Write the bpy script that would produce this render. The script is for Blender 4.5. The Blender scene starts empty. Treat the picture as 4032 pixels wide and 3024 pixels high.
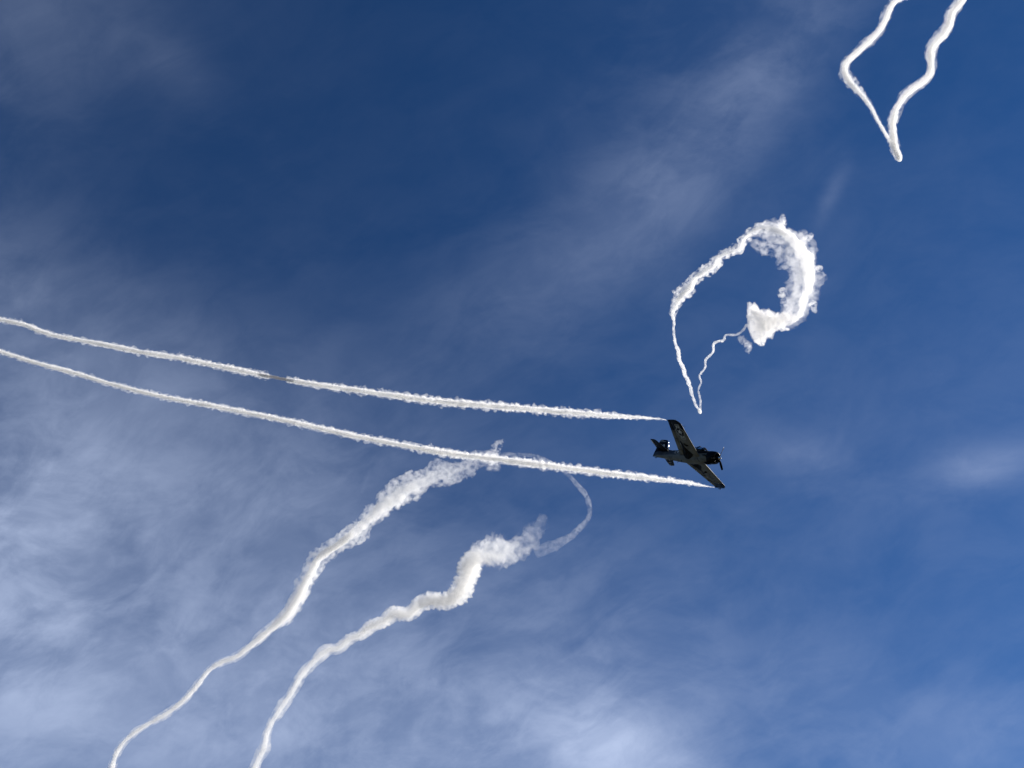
import bpy, bmesh, math, random
import numpy as np
from mathutils import Vector, Matrix, noise

random.seed(7)
scene = bpy.context.scene
C = bpy.context.collection
rad = math.radians

# ------------------------------------------------------------------ camera
FPX, PX0, PY0 = 3048.0, 2016.0, 1512.0          # focal length and centre in photograph pixels
PITCH = rad(51.0)
EYE = Vector((0.0, 0.0, 1.7))
RIGHT = Vector((1, 0, 0))
FWD = Vector((0, math.cos(PITCH), math.sin(PITCH)))
UP = Vector((0, -math.sin(PITCH), math.cos(PITCH)))
cam_data = bpy.data.cameras.new('camera')
cam_data.sensor_width = 36.0
cam_data.lens = 36.0 * FPX / 4032.0
cam_data.clip_start = 0.1
cam_data.clip_end = 60000.0
cam = bpy.data.objects.new('camera', cam_data)
C.objects.link(cam)
cam.location = EYE
cam.rotation_euler = (rad(90) + PITCH, 0, 0)
scene.camera = cam


def cam2world(x, y, z):
    """right, down, forward of the eye -> world"""
    return EYE + RIGHT * x - UP * y + FWD * z


def at(px, py, z):
    return cam2world((px - PX0) / FPX * z, (py - PY0) / FPX * z, z)


# ------------------------------------------------------------------ light
SUN = (RIGHT * 0.79 + UP * 0.10 + FWD * 0.605).normalized()   # towards the sun
SUN_EL = math.asin(SUN.z)
SUN_AZ = math.atan2(SUN.x, SUN.y)                              # from +Y, clockwise
sun_data = bpy.data.lights.new('sun', 'SUN')
sun_data.energy = 5.0
sun_data.angle = rad(0.53)
sun_data.color = (1.0, 0.95, 0.87)
sun = bpy.data.objects.new('sun', sun_data)
C.objects.link(sun)
sun.rotation_euler = SUN.to_track_quat('Z', 'Y').to_euler()

scene.view_settings.view_transform = 'Standard'
scene.view_settings.look = 'None'
scene.view_settings.gamma = 1.0
scene.view_settings.use_curve_mapping = False
scene.view_settings.exposure = EXPOSURE = 0.8
cy = scene.cycles
cy.max_bounces = 24
cy.volume_bounces = 14
cy.diffuse_bounces = 4
cy.transparent_max_bounces = 48
cy.volume_max_steps = 512
cy.use_denoising = True
cy.use_adaptive_sampling = True
cy.adaptive_threshold = 0.012
cy.sample_clamp_indirect = 8.0

# ------------------------------------------------------------------ world: Nishita sky and high thin cloud
world = bpy.data.worlds.new('World')
scene.world = world
world.use_nodes = True
nt = world.node_tree
nt.nodes.clear()


class NB:
    """tiny node helper"""
    def __init__(self, tree):
        self.t = tree

    def new(self, typ, **kw):
        n = self.t.nodes.new(typ)
        for k, v in kw.items():
            setattr(n, k, v)
        return n

    def link(self, a, b):
        self.t.links.new(a, b)

    def put(self, sock, v):
        if isinstance(v, bpy.types.NodeSocket):
            self.link(v, sock)
        else:
            sock.default_value = v

    def math(self, op, a, b=0.0, c=0.0, clamp=False):
        n = self.new('ShaderNodeMath', operation=op, use_clamp=clamp)
        self.put(n.inputs[0], a); self.put(n.inputs[1], b); self.put(n.inputs[2], c)
        return n.outputs[0]

    def vmath(self, op, a, b=None):
        n = self.new('ShaderNodeVectorMath', operation=op)
        self.put(n.inputs[0], a)
        if b is not None:
            self.put(n.inputs[1], b)
        return n.outputs['Value'] if op in ('DOT_PRODUCT', 'LENGTH') else n.outputs['Vector']

    def noise(self, vec, scale, detail=6.0, rough=0.55, distortion=0.0, lac=2.0):
        n = self.new('ShaderNodeTexNoise', noise_dimensions='3D')
        self.put(n.inputs['Vector'], vec)
        n.inputs['Scale'].default_value = scale
        n.inputs['Detail'].default_value = detail
        n.inputs['Roughness'].default_value = rough
        n.inputs['Lacunarity'].default_value = lac
        n.inputs['Distortion'].default_value = distortion
        return n.outputs[0]

    def maprange(self, v, a, b, c, d, smooth=False):
        n = self.new('ShaderNodeMapRange', interpolation_type='SMOOTHSTEP' if smooth else 'LINEAR')
        self.put(n.inputs[0], v)
        for i, x in enumerate((a, b, c, d)):
            n.inputs[1 + i].default_value = x
        return n.outputs[0]

    def mix(self, f, a, b):
        n = self.new('ShaderNodeMix', data_type='RGBA')
        self.put(n.inputs[0], f)
        self.put(n.inputs[6], a); self.put(n.inputs[7], b)
        return n.outputs[2]


w = NB(nt)
sky = w.new('ShaderNodeTexSky', sky_type='NISHITA', sun_disc=False)
sky.sun_elevation = SUN_EL
sky.sun_rotation = SUN_AZ
sky.altitude = 2000.0
sky.air_density = 1.0
sky.dust_density = 0.0
sky.ozone_density = 10.0
SKY_STRENGTH = 0.05
d = w.new('ShaderNodeTexCoord').outputs['Generated']
dn = w.vmath('NORMALIZE', d)


def sky_dir(px, py):
    return (at(px, py, 1000.0) - EYE).normalized()


# banks of thin cloud: (where in the sky, half sizes in degrees, direction of the long axis, thickness)
BANKS = [
    (250, 2650, 21, 14, 0, .28), (3700, 2100, 24, 22, 0, .05), (0, 1950, 5.5, 7, 0, .25), (0, 2450, 5, 5, 0, .18), (2480, 3000, 4.8, 3.4, 35, .34), (2150, 2900, 6.5, 3.0, 10, .20),
    (1500, 2760, 12, 6.5, -15, .22), (2920, 400, 11.0, 2.6, 127, .125), (2700, 420, 12.0, 5.0, 127, .055), (2100, 1120, 12, 4.0, 138, .045),
    (60, 60, 7, 5, -30, .08), (700, 280, 2.6, 1.5, 30, .05), (0, 1120, 4.6, 5.5, 0, .08), (600, 1480, 9, 4, 10, .07),
    (3870, 1840, 3.2, 1.2, -15, .13), (3150, 1790, 3.2, 1.6, 20, .07), (3300, 2980, 17, 5.0, 0, .09), (3930, 2830, 2.5, 1.5, 0, .06),
    (2600, 2500, 8, 4.5, 20, .08), (3275, 760, 0.5, 1.6, 20, .07), (1000, 1950, 9, 4.5, 0, .10),
]
total = None
for (px, py, la, lb, ang, amt) in BANKS:
    c = sky_dir(px, py)
    a_ = sky_dir(px + 60 * math.cos(rad(ang)), py + 60 * math.sin(rad(ang))) - c
    a_ = (a_ - c * a_.dot(c)).normalized()
    b_ = c.cross(a_)
    u = w.vmath('DOT_PRODUCT', dn, tuple(a_ / math.sin(rad(la))))
    v = w.vmath('DOT_PRODUCT', dn, tuple(b_ / math.sin(rad(lb))))
    q = w.math('ADD', w.math('MULTIPLY', u, u), w.math('MULTIPLY', v, v))
    g = w.math('EXPONENT', w.math('MULTIPLY', q, -0.8))
    front = w.math('GREATER_THAN', w.vmath('DOT_PRODUCT', dn, tuple(c)), 0.0)
    g = w.math('MULTIPLY', w.math('MULTIPLY', g, front), amt)
    total = g if total is None else w.math('ADD', total, g)
# streaky texture, drawn out along the wind
wind = (RIGHT * 0.62 + UP * 0.78).normalized()
mp = w.new('ShaderNodeMapping', vector_type='POINT')
w.link(dn, mp.inputs[0])
rotq = wind.rotation_difference(Vector((1, 0, 0)))
mp.inputs['Rotation'].default_value = rotq.to_euler()
mp.inputs['Scale'].default_value = (0.55, 1.0, 1.0)
wn = w.new('ShaderNodeTexNoise', noise_dimensions='3D')
w.link(dn, wn.inputs['Vector']); wn.inputs['Scale'].default_value = 4.0; wn.inputs['Detail'].default_value = 4.0
warp = w.vmath('MULTIPLY', w.vmath('SUBTRACT', wn.outputs['Color'], (.5, .5, .5)), (.07, .07, .07))
vec = w.vmath('ADD', mp.outputs[0], warp)
big = w.noise(vec, 3.4, 8, 0.55, 0.3)
mid = w.noise(vec, 9.0, 9, 0.60, 0.5)
mp2 = w.new('ShaderNodeMapping', vector_type='POINT')
w.link(vec, mp2.inputs[0]); mp2.inputs['Scale'].default_value = (0.45, 1.0, 1.0)
fibre = w.noise(mp2.outputs[0], 26.0, 8, 0.62, 0.35)
tex = w.math('ADD', w.math('MULTIPLY', w.maprange(big, .32, .68, 0, 1, True), 0.62), w.math('MULTIPLY', w.maprange(mid, .37, .66, 0, 1, True), 0.40))
tex = w.math('ADD', tex, w.math('MULTIPLY', w.maprange(fibre, .35, .68, 0, 1, True), 0.34))
veil = w.math('ADD', total, 0.012)
cover = w.math('MULTIPLY', veil, w.math('ADD', tex, 0.30))
cover = w.math('MINIMUM', cover, 0.85)
CLOUD = (0.36, 0.42, 0.565, 1)
bg_sky = w.new('ShaderNodeBackground')
hs = w.new('ShaderNodeHueSaturation')
hs.inputs['Saturation'].default_value = 1.10
hs.inputs['Value'].default_value = 0.93
w.link(sky.outputs[0], hs.inputs['Color'])
w.link(hs.outputs[0], bg_sky.inputs[0]); bg_sky.inputs[1].default_value = SKY_STRENGTH
bg_cloud = w.new('ShaderNodeBackground')
bg_cloud.inputs[0].default_value = CLOUD; bg_cloud.inputs[1].default_value = 1.0
mx = w.new('ShaderNodeMixShader')
w.link(cover, mx.inputs[0]); w.link(bg_sky.outputs[0], mx.inputs[1]); w.link(bg_cloud.outputs[0], mx.inputs[2])
out = w.new('ShaderNodeOutputWorld')
w.link(mx.outputs[0], out.inputs[0])


# ------------------------------------------------------------------ helpers
def mat(name, color, rough=0.5, metal=0.0, coat=0.0, spec=0.5, wear=0.0, wear_col=None, wear_scale=3.0, bump=0.0):
    m = bpy.data.materials.new(name)
    m.use_nodes = True
    n = NB(m.node_tree)
    b = m.node_tree.nodes['Principled BSDF']
    b.inputs['Roughness'].default_value = rough
    b.inputs['Metallic'].default_value = metal
    b.inputs['Specular IOR Level'].default_value = spec
    b.inputs['Coat Weight'].default_value = coat
    col = tuple(color) + (1,)
    tc = n.new('ShaderNodeTexCoord').outputs['Object']
    if wear > 0:
        s = n.noise(tc, wear_scale, 8, 0.62, 0.4)
        f = n.math('MULTIPLY', n.maprange(s, .42, .68, 0, 1, True), wear)
        n.link(n.mix(f, col, tuple(wear_col) + (1,)), b.inputs['Base Color'])
        n.link(n.maprange(s, .3, .7, rough * .8, min(1, rough * 1.35)), b.inputs['Roughness'])
    else:
        b.inputs['Base Color'].default_value = col
    if bump:
        bp = n.new('ShaderNodeBump')
        bp.inputs['Strength'].default_value = bump
        n.link(n.noise(tc, 40, 3), bp.inputs['Height'])
        n.link(bp.outputs[0], b.inputs['Normal'])
    return m


def mesh_obj(name, verts, faces, material, parent=None, smooth=True, loc=None):
    me = bpy.data.meshes.new(name)
    me.from_pydata([tuple(map(float, v)) for v in verts], [], faces)
    me.update()
    if smooth:
        me.shade_smooth()
    if material is not None:
        me.materials.append(material)
    o = bpy.data.objects.new(name, me)
    C.objects.link(o)
    if parent is not None:
        o.parent = parent
    if loc is not None:
        o.location = loc
    return o


def tag(o, label, cat=None, group=None, kind=None):
    if label: o['label'] = label
    if cat: o['category'] = cat
    if group: o['group'] = group
    if kind: o['kind'] = kind
    return o


def loft(rings, cap0=True, cap1=True, closed=True):
    """rings: list of equal-length vertex loops -> verts, faces"""
    n = len(rings[0])
    V, Fc = [], []
    for r in rings:
        V += [tuple(p) for p in r]
    for i in range(len(rings) - 1):
        for j in range(n if closed else n - 1):
            k = (j + 1) % n
            Fc.append((i * n + j, i * n + k, (i + 1) * n + k, (i + 1) * n + j))
    if cap0: Fc.append(tuple(range(n - 1, -1, -1)))
    if cap1: Fc.append(tuple(range((len(rings) - 1) * n, len(rings) * n)))
    return V, Fc


def tube(points, radius, sides=8):
    """pipe through points; radius a number or a list"""
    P = [Vector(p) for p in points]
    rr = radius if isinstance(radius, (list, tuple)) else [radius] * len(P)
    rings = []
    nrm = None
    for i, p in enumerate(P):
        t = (P[min(i + 1, len(P) - 1)] - P[max(i - 1, 0)]).normalized()
        if nrm is None:
            nrm = t.orthogonal().normalized()
        nrm = (nrm - t * nrm.dot(t)).normalized()
        bn = t.cross(nrm)
        rings.append([p + (nrm * math.cos(a) + bn * math.sin(a)) * rr[i] for a in [2 * math.pi * k / sides for k in range(sides)]])
    return loft(rings)


def merge(*parts):
    V, Fc = [], []
    for v, f in parts:
        o = len(V)
        V += list(v)
        Fc += [tuple(i + o for i in q) for q in f]
    return V, Fc


# ------------------------------------------------------------------ ground (far below the frame; it lights the aircraft's belly)
gm = bpy.data.materials.new('dry_grass')
gm.use_nodes = True
gn = NB(gm.node_tree)
gb = gm.node_tree.nodes['Principled BSDF']
gb.inputs['Roughness'].default_value = 0.95
gtc = gn.new('ShaderNodeTexCoord').outputs['Object']
gs = gn.noise(gtc, 0.02, 8, 0.6)
gn.link(gn.mix(gn.maprange(gs, .35, .65, 0, 1), (0.044, 0.038, 0.020, 1), (0.029, 0.030, 0.015, 1)), gb.inputs['Base Color'])
GR = 9000.0
gv = [(0, 0, 0)] + [(GR * math.cos(a), GR * math.sin(a), 0) for a in [2 * math.pi * k / 48 for k in range(48)]]
gf = [(0, 1 + k, 1 + (k + 1) % 48) for k in range(48)]
g = mesh_obj('ground', gv, gf, gm, smooth=False)
tag(g, 'dry airfield grass stretching to the horizon', kind='structure')

# ------------------------------------------------------------------ AIRCRAFT (x forward, y left, z up; origin at the propeller hub)
M_white = mat('weathered_light_grey_paint', (0.185, 0.185, 0.16), 0.65, spec=.2, wear=0.65, wear_col=(0.09, 0.086, 0.068), wear_scale=1.4)
M_grey = mat('slate_grey_paint', (0.065, 0.075, 0.088), 0.6, spec=.2, wear=0.6, wear_col=(0.05, 0.06, 0.075), wear_scale=2.0)
M_navy = mat('dark_navy_paint', (0.005, 0.006, 0.010), 0.45, spec=.12, wear=0.3, wear_col=(0.012, 0.014, 0.018), wear_scale=2.5)
M_black = mat('matt_black_paint', (0.002, 0.002, 0.0025), 0.7, spec=.03, wear=0.3, wear_col=(0.006, 0.006, 0.006), wear_scale=4)
M_gloss = mat('black_cowl_paint', (0.002, 0.002, 0.003), 0.35, spec=.10)
M_metal = mat('polished_aluminium', (0.75, 0.75, 0.76), 0.33, metal=1.0)
M_iron = mat('dark_cast_metal', (0.012, 0.012, 0.013), 0.5, metal=0.4)
M_tyre = mat('black_rubber', (0.01, 0.01, 0.01), 0.85, spec=.12, bump=0.2)
M_mark = mat('pale_marking_paint', (0.60, 0.60, 0.55), 0.5, wear=0.3, wear_col=(0.4, 0.4, 0.36), wear_scale=6)
M_tipglint = mat('blade_tip_glint_white', (0.8, 0.8, 0.78), 0.35, coat=0.4)  # sun glint on the upper blade tip, put in as white colour
M_stain = mat('oil_and_soot_stain', (0.006, 0.006, 0.005), 0.6, spec=.12, wear=0.4, wear_col=(0.02, 0.019, 0.015), wear_scale=5)
M_cloth = mat('dark_flight_suit', (0.02, 0.025, 0.02), 0.8)
M_helm = mat('grey_helmet', (0.08, 0.08, 0.09), 0.4, coat=0.3)
M_glass = bpy.data.materials.new('canopy_glass')
M_glass.use_nodes = True
_n = NB(M_glass.node_tree)
M_glass.node_tree.nodes.remove(M_glass.node_tree.nodes['Principled BSDF'])
_o = M_glass.node_tree.nodes['Material Output']
_t = _n.new('ShaderNodeBsdfTransparent'); _t.inputs[0].default_value = (0.86, 0.9, 0.92, 1)
_g = _n.new('ShaderNodeBsdfGlossy'); _g.inputs['Roughness'].default_value = 0.06
_f = _n.new('ShaderNodeFresnel'); _f.inputs[0].default_value = 1.35
_m = _n.new('ShaderNodeMixShader')
_n.link(_f.outputs[0], _m.inputs[0]); _n.link(_t.outputs[0], _m.inputs[1]); _n.link(_g.outputs[0], _m.inputs[2])
_n.link(_m.outputs[0], _o.inputs[0])

R_CAM = np.array([[0.6139, 0.5742, 0.5417], [-0.0261, 0.7006, -0.7131], [-0.789, 0.4236, 0.445]])   # forward, left, up in eye axes
T_CAM = (23.782, 8.517, 88.926)
PLANE_POS = cam2world(*T_CAM)
cols = []
for k in range(3):
    x, y, z = R_CAM[:, k]
    cols.append(RIGHT * x - UP * y + FWD * z)
cols[0].normalize()
cols[1] = (cols[1] - cols[0] * cols[1].dot(cols[0])).normalized()
cols[2] = cols[0].cross(cols[1])
PLANE_M = Matrix(((cols[0].x, cols[1].x, cols[2].x, PLANE_POS.x), (cols[0].y, cols[1].y, cols[2].y, PLANE_POS.y),
                  (cols[0].z, cols[1].z, cols[2].z, PLANE_POS.z), (0, 0, 0, 1)))
plane = bpy.data.objects.new('airplane', None)
C.objects.link(plane)
plane.matrix_world = PLANE_M
tag(plane, 'vintage single-propeller military trainer plane with dark wing tips, banking and trailing smoke', 'airplane')

# fuselage stations: x, centre z, half width, top height, bottom depth
ST = [(-1.15, 0, .72, .70, .73), (-1.6, 0, .73, .72, .79), (-2.2, 0, .72, .74, .86), (-3.0, 0, .70, .76, .90), (-4.0, 0, .67, .78, .90),
      (-5.0, 0, .61, .78, .84), (-6.0, 0, .52, .74, .74), (-7.0, 0, .41, .68, .62), (-8.0, 0, .30, .62, .51), (-9.0, 0, .19, .56, .42), (-9.55, 0, .11, .52, .36), (-9.72, 0, .05, .40, .30)]
SX = np.array([s[0] for s in ST])[::-1]
SV = {k: np.array([s[i] for s in ST])[::-1] for i, k in ((2, 'w'), (3, 't'), (4, 'b'))}


def fus(x, k):
    return float(np.interp(x, SX, SV[k]))


def fus_y(x, z):
    """half width of the fuselage side at x, z"""
    h = fus(x, 't') if z > 0 else fus(x, 'b')
    q = max(0.0, 1 - abs(z / h) ** 2.3)
    return fus(x, 'w') * q ** (1 / 2.3)


NS = 40
rings = []
for x in np.linspace(-1.15, -9.72, 44):
    wv, tv, bv = fus(x, 'w'), fus(x, 't'), fus(x, 'b')
    r = []
    for k in range(NS):
        a = 2 * math.pi * k / NS
        ca, sa = math.cos(a), math.sin(a)
        e = 2 / 2.3
        yy = wv * math.copysign(abs(ca) ** e, ca)
        zz = (tv if sa > 0 else bv) * math.copysign(abs(sa) ** e, sa)
        r.append((x, yy, zz))
    rings.append(r)
# belly white, flanks grey: two materials on the one hull
fo = mesh_obj('fuselage', *loft(rings), M_white, plane)
fo.data.materials.append(M_grey)
fo.data.materials.append(M_navy)
for p in fo.data.polygons:
    c = p.center
    if c.x < -5.2 and c.z > -0.22 and c.z < 0.36 - 0.0 * c.x:
        p.material_index = 1
    if c.x < -6.6 and c.z >= 0.33:
        p.material_index = 2
    elif c.x < -5.0 and c.z > 0.62:
        p.material_index = 1


# --- wing
def wing_le(y):
    y = abs(y)
    le = -2.187 + (y / 6.11) * (-0.12)
    if y > 5.35:
        le -= 0.62 * ((y - 5.35) / 0.76) ** 2.4
    return le


def wing_te(y):
    y = abs(y)
    return -5.16 + (y / 6.11) * 1.18


def wing_z(y):
    return -0.50 + abs(y) / 6.11 * 0.783


def half_t(y):
    return 0.155 - 0.035 * abs(y) / 6.11


def naca(u):
    u = min(max(u, 0.0), 1.0)
    return 5 * (0.2969 * math.sqrt(u) - 0.1260 * u - 0.3516 * u * u + 0.2843 * u ** 3 - 0.1036 * u ** 4)


def wing_surf(x, y, lower=True):
    c = wing_le(y) - wing_te(y)
    u = (wing_le(y) - x) / c
    th = naca(u) * half_t(y) * c
    if abs(y) > 5.95:
        th *= max(0.25, 1 - ((abs(y) - 5.95) / 0.16) ** 2 * .6)
    camber = 0.02 * c * 4 * u * (1 - u)
    return wing_z(y) + camber + (-0.82 * th if lower else 1.12 * th)


US = [0, .006, .02, .05, .1, .17, .26, .36, .47, .58, .68, .735]
UB = [.755, .85, .93, 1.0]


def wing_ring(y, us, close_te=True):
    le, te = wing_le(y), wing_te(y)
    xs = [le + (te - le) * u for u in us]
    up = [(x, y, wing_surf(x, y, False)) for x in xs]
    lo = [(x, y, wing_surf(x, y, True)) for x in xs]
    return up[::-1] + lo[1:] if us[0] == 0 else up[::-1] + lo


def wing_part(name, y0, y1, us, material, parent, n=14, sgn=1, dark_from=None):
    ys = np.linspace(y0, y1, n)
    rs = [wing_ring(sgn * y, us) for y in ys]
    o = mesh_obj(name, *loft(rs), material, parent)
    o.data.materials.append(M_navy)
    if dark_from is not None:
        for p in o.data.polygons:
            if abs(p.center.y) > dark_from + 0.06 * p.center.x * 0:
                p.material_index = 1
    return o


bands = list(np.linspace(0.2, 4.58, 20)) + list(np.linspace(4.60, 5.95, 12)) + [6.0, 6.04, 6.08, 6.11]
for sgn, nm in ((-1, 'wing'), (1, 'wing')):
    dark = 4.59 if sgn < 0 else 4.9
    ys = sorted(set([b for b in bands] + [dark - .005, dark + .005]))
    # main box of the wing, full chord inboard of the flap and at the tip
    rs = [wing_ring(sgn * y, US) for y in ys]
    wo = mesh_obj('wing', *loft(rs), M_white, plane)
    wo.data.materials.append(M_navy)
    for p in wo.data.polygons:
        if abs(p.center.y) > dark:
            p.material_index = 1
    wing_part('flap', 0.75, 3.30, UB, M_white, wo, 8, sgn)
    al = wing_part('aileron', 3.34, 5.62, UB, M_white, wo, 12, sgn, dark_from=(4.6 if sgn < 0 else 9))
    tipo = wing_part('wing_tip_fairing', 5.65, 6.11, UB, M_navy, wo, 6, sgn)
    # smoke generator nozzle behind the tip
    te = wing_te(6.0)
    V, Fc = tube([(te + .25, sgn * 6.02, wing_z(6.02)), (te - .10, sgn * 6.05, wing_z(6.05))], [.035, .03], 8)
    mesh_obj('smoke_nozzle', V, Fc, M_iron, wo)
    # navigation light
    V, Fc = tube([(wing_le(6.0) + .06, sgn * 6.08, wing_z(6.08)), (wing_le(6.0) - .02, sgn * 6.12, wing_z(6.1)), (wing_le(6.0) - .16, sgn * 6.12, wing_z(6.1))], [.01, .045, .012], 8)
    mesh_obj('navigation_light', V, Fc, M_metal, wo)
    # main wheel bay with the tyre and strut showing
    pts = [(-3.35, .55), (-2.85, .95), (-3.0, 1.30), (-3.55, 2.05), (-3.60, 2.55), (-3.66, 2.95), (-3.86, 3.02), (-3.88, 2.35), (-4.05, 1.75), (-4.30, 1.25), (-4.45, .75), (-4.15, .45), (-3.75, .40)]
    top = []
    for (x, y) in pts:
        zw = wing_surf(x, y)
        zf = -fus(x, 'b') * max(0.0, 1 - min(1, (y / fus(x, 'w'))) ** 2.3) ** (1 / 2.3) if y < fus(x, 'w') else 9
        top.append((x, sgn * y, min(zw, zf) - .012))
    cx_ = sum(p[0] for p in top) / len(top); cy_ = sum(p[1] for p in top) / len(top)
    ring2 = [((x + cx_) / 2, (y + cy_) / 2, 0) for x, y, z in top]
    ring2 = [(x, y, min(wing_surf(x, y), -fus(x, 'b') * max(0.0, 1 - min(1, abs(y) / fus(x, 'w')) ** 2.3) ** (1 / 2.3)) - .014) for x, y, _ in ring2]
    n_ = len(top)
    V = top + ring2 + [(cx_, cy_, min(ring2[0][2], ring2[6][2]) - .004)]
    Fc = [(i, (i + 1) % n_, n_ + (i + 1) % n_, n_ + i) for i in range(n_)] + [(n_ + i, n_ + (i + 1) % n_, 2 * n_) for i in range(n_)]
    if sgn > 0:
        Fc = [f[::-1] for f in Fc]
    bay = mesh_obj('wheel_bay', V, Fc, M_stain, wo, smooth=False)
    # tyre lying in the bay
    tr = []
    for k in range(20):
        a = 2 * math.pi * k / 20
        tr.append([(-3.68 + (.27 + .085 * math.cos(b)) * math.cos(a), sgn * (.98 + (.27 + .085 * math.cos(b)) * math.sin(a)), wing_surf(-3.68, .98) + .0 + .07 * math.sin(b)) for b in [2 * math.pi * j / 8 for j in range(8)]])
    tr.append(tr[0])
    mesh_obj('tyre', *loft(tr, False, False), M_tyre, bay)
    V, Fc = tube([(-3.66, sgn * 1.0, wing_surf(-3.66, 1.0) - .02), (-3.6, sgn * 2.2, wing_surf(-3.6, 2.2) - .02)], .045, 8)
    mesh_obj('gear_strut', V, Fc, M_iron, bay)
    # curved door fairing ahead of the strut
    zf = lambda x, y: wing_surf(x, y) - .05
    V, Fc = tube([(-3.50, sgn * 2.55, zf(-3.5, 2.55)), (-3.35, sgn * 2.62, zf(-3.35, 2.62)), (-3.25, sgn * 2.45, zf(-3.25, 2.45)), (-3.1, sgn * 2.32, zf(-3.1, 2.32)), (-2.95, sgn * 2.42, zf(-2.95, 2.42))], [.03, .07, .07, .10, .12], 8)
    mesh_obj('gear_door', V, Fc, M_stain, wo)
    # trim tab actuator / round access covers
    for (x, y, r_) in ((-2.75, 3.95, .10), (-3.5, 3.7, .05), (-2.9, 4.3, .05)) if sgn < 0 else ((-3.75, 3.2, .08), (-3.3, 3.6, .06), (-3.2, 4.5, .06)):
        ring = [(x + r_ * math.cos(a), sgn * y + r_ * math.sin(a)) for a in [2 * math.pi * k / 10 for k in range(10)]]
        V = [(px, py, wing_surf(px, py) - .01) for px, py in ring] + [(px * .0 + x + (px - x) * .9, sgn * y + (py - sgn * y) * .9, wing_surf(px, py) - .022) for px, py in ring]
        Fc = [(k, (k + 1) % 10, 10 + (k + 1) % 10, 10 + k) for k in range(10)] + [tuple(range(10, 20))]
        mesh_obj('access_cover', V, Fc, M_stain, wo, smooth=False)
    if sgn < 0:
        V, Fc = tube([(wing_le(5.2) + .0, -5.2, wing_z(5.2)), (wing_le(5.2) + .28, -5.2, wing_z(5.2) - .03), (wing_le(5.2) + .45, -5.2, wing_z(5.2) - .03)], [.03, .022, .016], 8)
        mesh_obj('pitot_tube', V, Fc, M_iron, wo)
    else:
        z0 = wing_surf(-3.0, 5.7)
        V, Fc = merge(tube([(-3.0, 5.7, z0), (-3.0, 5.72, z0 - .28)], .025, 6), tube([(-2.75, 5.72, z0 - .30), (-2.85, 5.72, z0 - .30), (-3.15, 5.72, z0 - .30), (-3.3, 5.72, z0 - .30)], [.02, .05, .05, .02], 8))
        mesh_obj('antenna', V, Fc, M_iron, wo)
    for yy in (1.6, 3.32, 4.5):
        V, Fc = tube([(wing_te(yy) + .75, sgn * yy, wing_surf(wing_te(yy) + .75, yy) - .01), (wing_te(yy) + .35, sgn * yy, wing_surf(wing_te(yy) + .35, yy) - .06), (wing_te(yy) + .05, sgn * yy, wing_surf(wing_te(yy) + .05, yy) - .01)], [.015, .03, .015], 6)
        mesh_obj('hinge', V, Fc, M_grey, wo)
    if sgn < 0: RWING = wo
    else: LWING = wo


# --- flat markings draped on a surface
def drape(name, poly_list, fn, material, parent, sub=0.12):
    """poly_list: 2-D polygons (triangulated, cut fine) lifted on to a surface by fn(u,v)->xyz"""
    bm = bmesh.new()
    for poly in poly_list:
        vs = [bm.verts.new((p[0], p[1], 0)) for p in poly]
        bm.faces.new(vs)
    bmesh.ops.triangulate(bm, faces=bm.faces[:])
    for _ in range(3):
        long = [e for e in bm.edges if e.calc_length() > sub]
        if not long: break
        bmesh.ops.subdivide_edges(bm, edges=long, cuts=1)
        bmesh.ops.triangulate(bm, faces=bm.faces[:])
    for v in bm.verts:
        v.co = Vector(fn(v.co.x, v.co.y))
    me = bpy.data.meshes.new(name)
    bm.to_mesh(me); bm.free()
    me.materials.append(material)
    o = bpy.data.objects.new(name, me)
    C.objects.link(o)
    o.parent = parent
    return o


def star(cx0, cy0, r, rot):
    pts = []
    for k in range(10):
        a = rot + math.pi * k / 5
        q = r if k % 2 == 0 else r * 0.42
        pts.append((cx0 + q * math.cos(a), cy0 + q * math.sin(a)))
    return [[(cx0, cy0), pts[k], pts[(k + 1) % 10]] for k in range(10)]


def disc(cx0, cy0, r, n=28):
    pts = [(cx0 + r * math.cos(2 * math.pi * k / n), cy0 + r * math.sin(2 * math.pi * k / n)) for k in range(n)]
    return [[(cx0, cy0), pts[k], pts[(k + 1) % n]] for k in range(n)]


def rect(x0, y0, x1, y1):
    return [[(x0, y0), (x1, y0), (x1, y1), (x0, y1)]]


def insignia(cx0, cy0, r, fn, parent, along):
    """star in a disc with barred wings; (u,v) has u along the bars"""
    tr = lambda polys: [[(cx0 + (p[0] * along[0] - p[1] * along[1]), cy0 + (p[0] * along[1] + p[1] * along[0])) for p in q] for q in polys]
    root = drape('insignia_border', tr(rect(-2.08 * r, -.53 * r, -.5 * r, .62 * r) + rect(.5 * r, -.53 * r, 2.08 * r, .62 * r) + disc(0, 0, 1.12 * r)), lambda u, v: fn(u, v, .006), M_mark, parent)
    drape('insignia_field', tr(rect(-1.98 * r, -.44 * r, -.5 * r, .53 * r) + rect(.5 * r, -.44 * r, 1.98 * r, .53 * r)), lambda u, v: fn(u, v, .010), M_navy, root)
    drape('insignia_disc', tr(disc(0, 0, r)), lambda u, v: fn(u, v, .014), M_navy, root)
    for s in (-1, 1):
        for (v0, v1) in ((.17, .40), (-.31, -.08)):
            a, b = sorted((s * 1.08 * r, s * 1.82 * r))
            drape('insignia_bar', tr(rect(a, v0 * r, b, v1 * r)), lambda u, v: fn(u, v, .014), M_mark, root)
    drape('insignia_star', tr(star(0, 0, .82 * r, math.pi / 2)), lambda u, v: fn(u, v, .019), M_mark, root)
    return root


insignia(-3.02, -4.38, .52, lambda u, v, h: (u, v, wing_surf(u, v) - h), RWING, (0.02, -1.0))
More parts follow.
